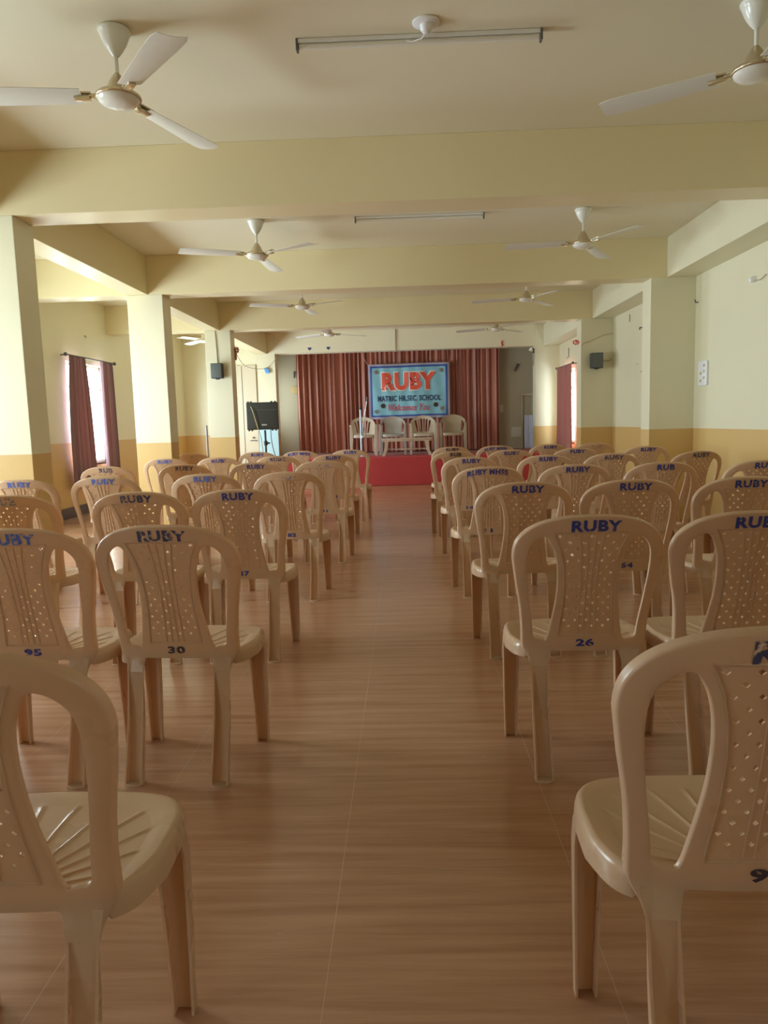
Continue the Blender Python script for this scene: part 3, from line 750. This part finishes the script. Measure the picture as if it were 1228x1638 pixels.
# ------------------------------------------------------------------ speakers
def wall_speaker(x, y, z, lab, rz):
    t = thing('wall_speaker', lab, 'speaker', (x, y, z), rz, 'wall speakers on the columns')
    b = BM(); box(b, -.088, .088, -.16, -.03, -.115, .115, .008); link_mesh('cabinet', b, M['black'], t)
    b = BM(); box(b, -.080, .080, -.166, -.158, -.106, .106, .004); link_mesh('grille', b, M['speaker_grey'], t)
    b = BM(); box(b, -.02, .02, -.04, 0, -.03, .03, .003); box(b, -.03, .03, -.12, -.06, -.13, -.112, .004); link_mesh('bracket', b, M['black'], t)
wall_speaker(-2.904, 11.718, 2.07, 'dark grey speaker mounted on the left column with a cable from above', 0)
wall_speaker(2.97, 11.718, 2.053, 'dark grey speaker mounted on the right column', 0)
b = BM(); tube(b, [(-2.93, 11.71, ZB), (-2.915, 11.71, 2.20)], .007, 6); tag(link_mesh('speaker_cable', b, M['wire']), 'thin vertical cable running down to the left wall speaker', 'cable')
b = BM(); tube(b, [(3.07, 11.71, 2.05), (3.19, 11.71, 2.05), (3.22, 11.71, 2.08)], .007, 6); tag(link_mesh('speaker_cable', b, M['wire']), 'short cable from the right wall speaker to the wall', 'cable')

t = thing('loudspeaker', 'large black loudspeaker lying on its side on a stand by the stage', 'speaker', (-2.47, 12.9, 1.37), radians(10))
b = BM(); box(b, -.27, .27, -.17, .17, -.235, .235, .012); link_mesh('cabinet', b, M['black'], t)
b = BM(); box(b, -.255, .255, -.182, -.168, -.215, .215, .004); link_mesh('grille', b, mat('loudspeaker_grille', (.055, .062, .06), .55), t)
b = BM(); box(b, -.24, .24, -.186, -.180, .10, .108); link_mesh('trim_strip', b, M['speaker_grey'], t)
b = BM(); box(b, -.02, .07, -.186, -.181, -.165, -.140, .003); link_mesh('badge', b, M['chrome'], t)
for sx_ in (-.24, -.19, .16, .22):
    for sz in (-.243, .243):
        b = BM(); lathe(b, [(0, -.012), (.018, -.012), (.018, .012), (0, .012)], 12, (sx_, -.08, sz)); link_mesh('rubber_foot', b, M['black'], t)
for mk_, pts_ in (('yellow_wire', [(-2.64, 12.70, 1.55), (-2.60, 12.66, 1.48), (-2.53, 12.68, 1.2), (-2.49, 12.78, 1.0), (-2.47, 12.85, .6), (-2.44, 12.80, .02)]), ('dark_wire', spline([(-2.35, 12.95, 1.15), (-2.34, 12.93, .95), (-2.30, 12.9, .75), (-2.22, 12.9, .45), (-2.20, 12.9, .01)], 5, False))):
    b = BM(); iv = (Matrix.Translation((-2.47, 12.9, 1.37)) @ Matrix.Rotation(radians(10), 4, 'Z')).inverted()
    tube(b, [iv @ Vector(p) for p in pts_], .007, 6); link_mesh('cable', b, M[mk_], t)
t = thing('speaker_stand', 'dark tripod stand carrying the large loudspeaker', 'stand', (-2.44, 12.9, 0))
b = BM(); tube(b, [(0, 0, .12), (0, 0, 1.125)], .019, 12); link_mesh('pole', b, M['dark_wire'], t)
b = BM(); lathe(b, [(0, .86), (.035, .86), (.035, .94), (0, .94)], 12); box(b, .02, .075, -.015, .015, .885, .915, .004); link_mesh('collar', b, M['black'], t)
for k in range(3):
    a = radians(90 + 120 * k); b = BM(); tube(b, [(0, 0, .50), (.34 * cos(a), .34 * sin(a), .012)], .011, 8); link_mesh('leg', b, M['dark_wire'], t)
b = BM(); box(b, -3.105, -2.69, YS - .025, YS - .002, .54, 1.24, .004); tag(link_mesh('pale_column_panel', b, M['pale_blue'], None, False), 'pale blue panel standing in for the lower part of the column behind the loudspeaker stand', 'board')  # made-up thin panel carrying the pale blue of the column's lower part

# ------------------------------------------------------------------ banner
t = thing('banner', 'blue school banner reading RUBY MATRIC HR.SEC. SCHOOL hung on the stage curtain', 'banner', (.115, 16.62, 1.885))
BWd, BHt = .90, .605
def wavy(x, z, o=0.0): return Vector((x, -.012 * sin(x * 9) * .6 - .006 * sin(x * 23 + z * 4) + o, z + (.004 * sin(x * 3.4) if abs(z) > .5 else 0)))
def sheet(bm, x0, x1, z0, z1, o, th=.0):
    nx, nz = 48, 12; G = [[bm.verts.new(wavy(x0 + (x1 - x0) * i / nx, z0 + (z1 - z0) * j / nz, o)) for i in range(nx + 1)] for j in range(nz + 1)]
    for j in range(nz):
        for i in range(nx): bm.faces.new((G[j][i], G[j][i + 1], G[j + 1][i + 1], G[j + 1][i]))
    if th: bmesh.ops.solidify(bm, geom=bm.faces[:], thickness=th)
mb = {'w': mat('banner_white', (.66, .66, .78), .5), 'b': mat('banner_blue', (.035, .08, .36), .45), 'c': mat('banner_cyan', (.24, .52, .62), .4, noise=(2.5, .12)), 'r': mat('banner_red', (.72, .10, .06), .45), 'n': mat('banner_navy', (.02, .05, .14), .5), 'k': mat('banner_pink', (.62, .10, .16), .5), 'o': mat('banner_outline', (.80, .78, .74), .5), 'h': mat('banner_orange', (.36, .38, .36), .5), 'd': mat('banner_brown', (.14, .10, .08), .5)}
b = BM(); sheet(b, -BWd, BWd, -BHt, BHt, 0, .003); link_mesh('border', b, mb['w'], t)
b = BM(); sheet(b, -BWd + .045, BWd - .045, -BHt + .05, BHt - .045, -.005); link_mesh('blue_frame', b, mb['b'], t)
b = BM(); sheet(b, -BWd + .085, BWd - .085, -BHt + .085, BHt - .085, -.008); link_mesh('field', b, mb['c'], t)
def btext(s, bold, w, h, x, z, m, o, nm, shear=0, slant=0):
    bm = fit(text_mesh_verts(s, .3, bold), w, h)
    bmesh.ops.subdivide_edges(bm, edges=[e for e in bm.edges if e.calc_length() > .05], cuts=3); bmesh.ops.triangulate(bm, faces=bm.faces)
    for v in bm.verts: v.co = wavy(v.co.x + x + shear * v.co.y, z + v.co.y + slant * v.co.x, o)
    link_mesh(nm, bm, mb[m], t, False)
btext('RUBY', .085, 1.24, .43, .0, .0, 'o', -.015, 'lettering_outline')
btext('RUBY', .055, 1.20, .39, .0, .02, 'r', -.021, 'red_lettering')
btext('MATRIC HR.SEC. SCHOOL', .028, 1.40, .125, 0, -.22, 'n', -.018, 'navy_lettering')
btext('Welcomes You', .02, .94, .15, -.04, -.435, 'k', -.018, 'pink_lettering', .28)
for sx_ in (-1, 1):
    b = BM()
    for k in range(7):
        a = k * 2 * pi / 7; c = (sx_ * .585 + .032 * cos(a), -.315 + .032 * sin(a))
        bmesh.ops.create_circle(b, cap_ends=True, segments=10, radius=.024, matrix=Matrix.Translation((c[0], -.026, c[1])) @ Matrix.Rotation(radians(90), 4, 'X'))
    link_mesh('emblem', b, mb['d'], t, False)
for (px, pz) in ((-.72, .43), (.72, .44), (-.73, -.44), (.73, -.40)):
    b = BM()
    for k in range(5):
        a = k * 2 * pi / 5; bmesh.ops.create_circle(b, cap_ends=True, segments=10, radius=.026, matrix=Matrix.Translation((px + .03 * cos(a), -.024, pz + .03 * sin(a))) @ Matrix.Rotation(radians(90), 4, 'X'))
    link_mesh('corner_flower', b, mb['h'], t, False)
b = BM(); tube(b, [(-.90, .01, .60), (-1.02, .05, .78), (-1.06, .10, 1.02)], .004, 5); tube(b, [(.90, .01, .60), (.96, .06, .80), (.98, .1, 1.02)], .004, 5); link_mesh('tie_string', b, M['wire'], t)

# ------------------------------------------------------------------ stage furniture
def armchair(x, y, rz, m, slatted, lab):
    t = thing('plastic_armchair', lab, 'chair', (x, y, .531), radians(rz), 'plastic armchairs on the stage')
    hw = .27
    def am(u, v, tt):
        k = (v - .42) / .36; return Vector((u, .20 + .07 * max(0, k) - 1.0 * u * u - tt, v))     # faces the hall (-y)
    arc = [(hw * cos(pi * i / 24) if True else 0, .60 + .20 * sin(pi * i / 24) ** .9) for i in range(25)]
    outer = resample([(hw - .04, .40)] + arc + [(-hw + .04, .40)], .022)
    if slatted:
        holes = []
        for k in range(-3, 3):
            a0 = k * .060 + .009; a1 = (k + 1) * .060 - .009; c = (a0 + a1) / 2; tp = .745 - 1.6 * c * c
            holes.append(resample([(a0 * .72, .46), (a1 * .72, .46), (a1, tp - .03), (c, tp), (a0, tp - .03)], .03))
    else:
        holes = [resample([(s * .165, .46), (s * .215, .47), (s * .235, .60), (s * .20, .69), (s * .175, .66), (s * .165, .55)][::1 if s > 0 else -1], .03) for s in (-1, 1)]
    bm = BM(); plate(bm, outer, holes, .03, am, .006); link_mesh('backrest', bm, m, t, True, 50)
    bm = BM(); n = 36; rg = []
    for sc_, z in ((.0, .415), (.7, .418), (.93, .432), (1, .425), (1.02, .40), (1.0, .37), (.97, .37), (.93, .405), (0, .405)):
        rg.append([bm.verts.new((.245 * sc_ * (abs(cos(2 * pi * i / n)) ** .5) * (1 if cos(2 * pi * i / n) > 0 else -1), -.02 + .235 * sc_ * (abs(sin(2 * pi * i / n)) ** .5) * (1 if sin(2 * pi * i / n) > 0 else -1), z)) for i in range(n)])
    for r1, r2 in zip(rg, rg[1:]):
        for i in range(n): bm.faces.new((r1[i], r1[(i + 1) % n], r2[(i + 1) % n], r2[i]))
    bmesh.ops.remove_doubles(bm, verts=bm.verts, dist=.0005); link_mesh('seat', bm, m, t, True, 50)
    for s in (-1, 1):
        bm = BM(); pts = spline([(s * .250, .14, .635), (s * .262, .02, .640), (s * .262, -.13, .635), (s * .256, -.205, .60)], 5, False)
        for i in range(len(pts) - 1):
            a, c = Vector(pts[i]), Vector(pts[i + 1]); wv = Vector((.024, 0, 0)); h = Vector((0, 0, .014))
            if i == 0: pr = [bm.verts.new(a + q) for q in (wv, wv - h, -wv - h, -wv)]; bm.faces.new(pr)
            nx = [bm.verts.new(c + q) for q in (wv, wv - h, -wv - h, -wv)]
            for k in range(4): bm.faces.new((pr[k], pr[(k + 1) % 4], nx[(k + 1) % 4], nx[k]))
            pr = nx
        bm.faces.new(pr); link_mesh('armrest', bm, m, t, True, 40)
        for front in (0, 1):
            bm = BM()
            if front: P_ = [(s * .256, -.205, .62), (s * .250, -.215, .42), (s * .254, -.225, .2), (s * .258, -.235, 0)]; wd = [.022, .034, .028, .022]
            else: P_ = [(s * .225, .19, .43), (s * .232, .21, .3), (s * .245, .24, .12), (s * .255, .26, 0)]; wd = [.030, .028, .024, .022]
            pr = None
            for p, w_ in zip(P_, wd):
                nx = [bm.verts.new((p[0] + a * w_, p[1] + c * .018, p[2])) for a, c in ((-1, -1), (1, -1), (1, 1), (-1, 1))]
                if pr:
                    for k in range(4): bm.faces.new((pr[k], pr[(k + 1) % 4], nx[(k + 1) % 4], nx[k]))
                else: bm.faces.new(nx)
                pr = nx
            bm.faces.new(pr); bmesh.ops.bevel(bm, geom=bm.edges[:], offset=.004, segments=1, affect='EDGES'); link_mesh('leg', bm, m, t, True, 40)
armchair(-.87, 15.45, 5, M['stage_white'], True, 'cream slatted-back plastic armchair at the left of the stage row, by the microphone stand')
armchair(-.25, 15.45, 0, M['stage_grey'], False, 'greyish solid-back plastic armchair behind the left half of the stage table')
armchair(.38, 15.45, 0, M['stage_white'], True, 'cream slatted-back plastic armchair behind the right half of the stage table')
armchair(1.0, 15.45, -4, M['stage_tan'], False, 'tan solid-back plastic armchair at the right end of the stage row')

t = thing('plastic_table', 'low cream plastic table in front of the stage armchairs', 'table', (.03, 14.72, .54))
b = BM(); box(b, -.50, .50, -.20, .20, .315, .345, .012); box(b, -.485, .485, -.188, -.176, .285, .32, .003); box(b, -.485, .485, .176, .188, .285, .32, .003); link_mesh('tabletop', b, M['stage_white'], t)
for sx_ in (-1, 1):
    for sy in (-1, 1):
        b = BM(); pr = None
        for z, ox, w_ in ((.32, .395, .045), (.22, .40, .032), (.10, .425, .028), (0, .465, .03)):
            nx = [b.verts.new((sx_ * ox + a * w_, sy * .155 + c * .018, z)) for a, c in ((-1, -1), (1, -1), (1, 1), (-1, 1))]
            if pr:
                for k in range(4): b.faces.new((pr[k], pr[(k + 1) % 4], nx[(k + 1) % 4], nx[k]))
            else: b.faces.new(nx)
            pr = nx
        b.faces.new(pr); link_mesh('leg', b, M['stage_white'], t)
b = BM(); box(b, -.39, .39, -.02, .02, .115, .14, .004); box(b, -.42, -.38, -.16, .16, .105, .14, .004); box(b, .38, .42, -.16, .16, .105, .14, .004); link_mesh('stretcher', b, M['stage_white'], t)

t = thing('microphone_stand', 'pale metal microphone stand with a boom arm at the left of the stage', 'stand', (-.86, 14.55, .541))
b = BM(); lathe(b, [(0, 0), (.13, 0), (.135, .01), (.12, .028), (.03, .036), (0, .038)], 28); link_mesh('base', b, M['chrome'], t, True, 50)
b = BM(); tube(b, [(0, 0, .03), (0, 0, .93)], .019, 12); link_mesh('pole', b, mat('pale_blue_metal', (.55, .70, .88), .3), t)
b = BM(); tube(b, [(0, 0, .92), (0, 0, .98)], .024, 12); link_mesh('clutch', b, M['black'], t)
b = BM(); tube(b, [(.01, -.02, .36), (.06, -.02, .70), (.135, -.02, 1.10)], .008, 8); link_mesh('boom', b, M['chrome'], t)
b = BM(); tube(b, [(.135, -.02, 1.08), (.15, -.02, 1.16)], [.016, .024], 12); link_mesh('microphone', b, M['black'], t)
b = BM(); tube(b, spline([(.06, -.03, .6), (.10, -.05, .44), (.05, -.04, .35), (.0, -.03, .5)], 5, False), .005, 6); link_mesh('cable', b, M['black'], t)

# ------------------------------------------------------------------ decorations, wires, fittings
def heart(x, y, z, s, m, lab):
    pts = []
    for i in range(28):
        a = 2 * pi * i / 28; pts.append((16 * sin(a) ** 3 / 17 * s, (13 * cos(a) - 5 * cos(2 * a) - 2 * cos(3 * a) - cos(4 * a)) / 17 * s))
    b = BM(); f = [b.verts.new((x + p, y, z + q)) for p, q in pts]; g = [b.verts.new((x + p, y - .004, z + q)) for p, q in pts]
    b.faces.new(f); b.faces.new(g[::-1])
    for i in range(28): b.faces.new((f[i], f[(i + 1) % 28], g[(i + 1) % 28], g[i]))
    tag(link_mesh('paper_heart', b, m, None, False), lab, 'decoration', 'navy paper hearts above the stage')
heart(-1.956, YS - .002, 2.782, .040, M['navy_paper'], 'left one of the two navy paper hearts on the beam above the stage')
heart(-1.562, YS - .002, 2.783, .040, M['navy_paper'], 'right one of the two navy paper hearts on the beam above the stage')
b = BM(); tube(b, [(-.153, YS - .012, ZC), (-.153, YS - .012, ZB + .01), (-.153, YS + .02, ZB - .02)], .014, 8); tag(link_mesh('conduit', b, M['wire']), 'vertical cream conduit in the middle of the beam above the stage', 'conduit')
def ribbon(x, y, z, L, m, lab):
    b = BM(); n = 12
    G = [[b.verts.new((x + (i - .5) * .035 + .01 * sin(j * .9), y - .01 + .006 * cos(j), z - L * j / n)) for i in range(2)] for j in range(n + 1)]
    for j in range(n): b.faces.new((G[j][0], G[j][1], G[j + 1][1], G[j + 1][0]))
    bmesh.ops.solidify(b, geom=b.faces[:], thickness=.003)
    tag(link_mesh('paper_ribbon', b, m), lab, 'decoration')
ribbon(2.07, YS - .002, 2.83, .12, M['red_paper'], 'small red paper ribbon on the beam above the right end of the stage')
def paper_flower(x, y, z, r, m, lab, n=7, nm='paper_flower'):
    b = BM(); q = random.Random(int(abs(x * 100)))
    for k in range(n):
        a = 2 * pi * k / n; rr_ = r * q.uniform(.6, 1); bmesh.ops.create_icosphere(b, subdivisions=1, radius=r * .42, matrix=Matrix.Translation((x + rr_ * cos(a), y - .02, z + rr_ * .8 * sin(a))) @ Matrix.Diagonal((1, .4, .8, 1)))
    bmesh.ops.create_icosphere(b, subdivisions=1, radius=r * .4, matrix=Matrix.Translation((x, y - .035, z)))
    tag(link_mesh(nm, b, m), lab, 'decoration')
paper_flower(2.68, 11.74, 2.35, .044, M['red_paper'], 'bright red paper flower on the edge of the right column above the window')
b = BM()
paper_flower(-2.675, 11.99, 2.42, .055, M['flower'], 'faded red paper flower hanging beside the left speaker column')
b = BM(); tube(b, [(-2.675, 11.97, 2.38), (-2.68, 11.97, 2.26)], [.020, .014], 8); tag(link_mesh('paper_tail', b, M['flower']), 'faded red paper tail dangling under the flower by the left column', 'decoration')
b = BM(); tube(b, spline([(-2.69, 12.0, 2.38), (-2.86, 13.4, 2.30), (-3.03, 15.3, 2.37), (-2.86, YS - .03, 2.42), (-2.69, YS - .02, 2.58)], 6, False), .005, 5); tag(link_mesh('garland_string', b, M['wire']), 'thin string sagging from the left speaker column to the stage column', 'string')
b = BM(); box(b, -2.915, -2.86, YS - .05, YS - .03, 2.31, 2.42, .006); box(b, -2.88, -2.83, YS - .055, YS - .035, 2.29, 2.39, .006); bmesh.ops.rotate(b, cent=(-2.87, YS - .04, 2.36), matrix=Matrix.Rotation(radians(-20), 3, 'Y'), verts=b.verts); tag(link_mesh('paper_lantern', b, M['blue_paper']), 'small blue paper ornament hanging on the string by the stage column', 'decoration')
# spot clamp at the stage opening
t = thing('clamp_light', 'small clamp light at the upper right corner of the stage opening', 'light', (2.69, YS - .02, 2.60))
b = BM(); tube(b, [(0, 0, 0), (-.045, -.03, .03)], [.03, .04], 12); link_mesh('lamp_head', b, M['ivory'], t)
b = BM(); box(b, .0, .04, -.03, .01, -.05, .05, .006); link_mesh('clamp', b, M['black'], t)
b = BM(); tube(b, [(.03, -.01, -.04), (.03, .06, -.30)], .007, 6); link_mesh('cord', b, M['dark_wire'], t)
# right wall fittings
t = thing('switchboard', 'white switchboard with several switches on the right wall', 'switch', (XR, 8.19, 1.63))
b = BM(); box(b, -.022, 0, -.115, .115, -.13, .13, .006); link_mesh('plate', b, M['switch'], t)
for i, (yy, zz) in enumerate(((-.05, .08), (-.05, .02), (.04, .0), (.04, -.08), (-.05, -.05))):
    b = BM(); box(b, -.030, -.020, yy - .014, yy + .014, zz - .014, zz + .014, .003); link_mesh('rocker', b, M['yellow_disc'], t)
def wall_bit(nm, pts, r, m, lab, cat): b = BM(); tube(b, pts, r, 8); tag(link_mesh(nm, b, m), lab, cat)
t = thing('lamp_holder', 'white bulb holder with a short wire high on the right wall', 'light', (XR, 7.07, 2.41))
b = BM(); tube(b, [(0, 0, 0), (-.05, 0, -.01)], [.030, .022], 12); link_mesh('holder', b, M['white'], t)
b = BM(); tube(b, [(-.01, -.02, -.02), (-.02, -.14, -.03), (-.01, -.22, 0)], .004, 6); link_mesh('wire', b, M['wire'], t)
wall_bit('wall_hook', [(XR, 8.40, 2.41), (XR - .03, 8.40, 2.41), (XR - .035, 8.40, 2.44)], .008, M['grey_edge'], 'small hook on the right wall just before the large column', 'hook')
wall_bit('conduit', [(XR - .008, 10.87, 2.63), (XR - .008, 10.87, 2.53)], .008, M['wire'], 'short vertical conduit on the wall between the right columns', 'conduit')
wall_bit('wall_hook', [(XR, 10.33, 2.38), (XR - .03, 10.33, 2.38), (XR - .03, 10.33, 2.35)], .010, M['grey_edge'], 'dark hook high on the wall between the right columns', 'hook')
wall_bit('wall_hook', [(XR, 10.47, 1.905), (XR - .03, 10.47, 1.905)], .012, M['white'], 'white peg on the wall between the right columns', 'hook')
wall_bit('bracket', [(XR, 10.07, 1.784), (XR - .05, 10.07, 1.784), (XR - .05, 10.21, 1.784)], .007, M['iron'], 'small metal bracket on the wall between the right columns', 'bracket')
wall_bit('bracket', [(XR - .01, 14.8, 2.55), (XR - .01, 14.8, 2.38), (XR - .03, 14.9, 2.36)], .008, M['iron'], 'small bent bracket above the curtain rod on the right wall', 'bracket')
wall_bit('wall_hook', [(XW, 10.9, 2.576), (XW + .03, 10.9, 2.576), (XW + .03, 10.9, 2.545)], .009, M['wire'], 'small hook on the left wall above the curtain rod', 'hook')
wall_bit('wire', spline([(-2.90, 5.56, 2.47), (-3.5, 6.9, 2.45), (-4.2, 8.1, 2.52), (XW + .01, 8.46, 2.60)], 6, False), .003, M['wire'], 'thin wire stretched from the first left column towards the left wall', 'wire')
wall_bit('wire', [(2.76, 11.71, 2.30), (2.80, 11.71, 2.33), (2.88, 11.71, 2.35), (3.08, 11.71, 2.44), (XR, 11.71, 2.47)], .003, M['wire'], 'thin wire across the face of the right speaker column', 'wire')
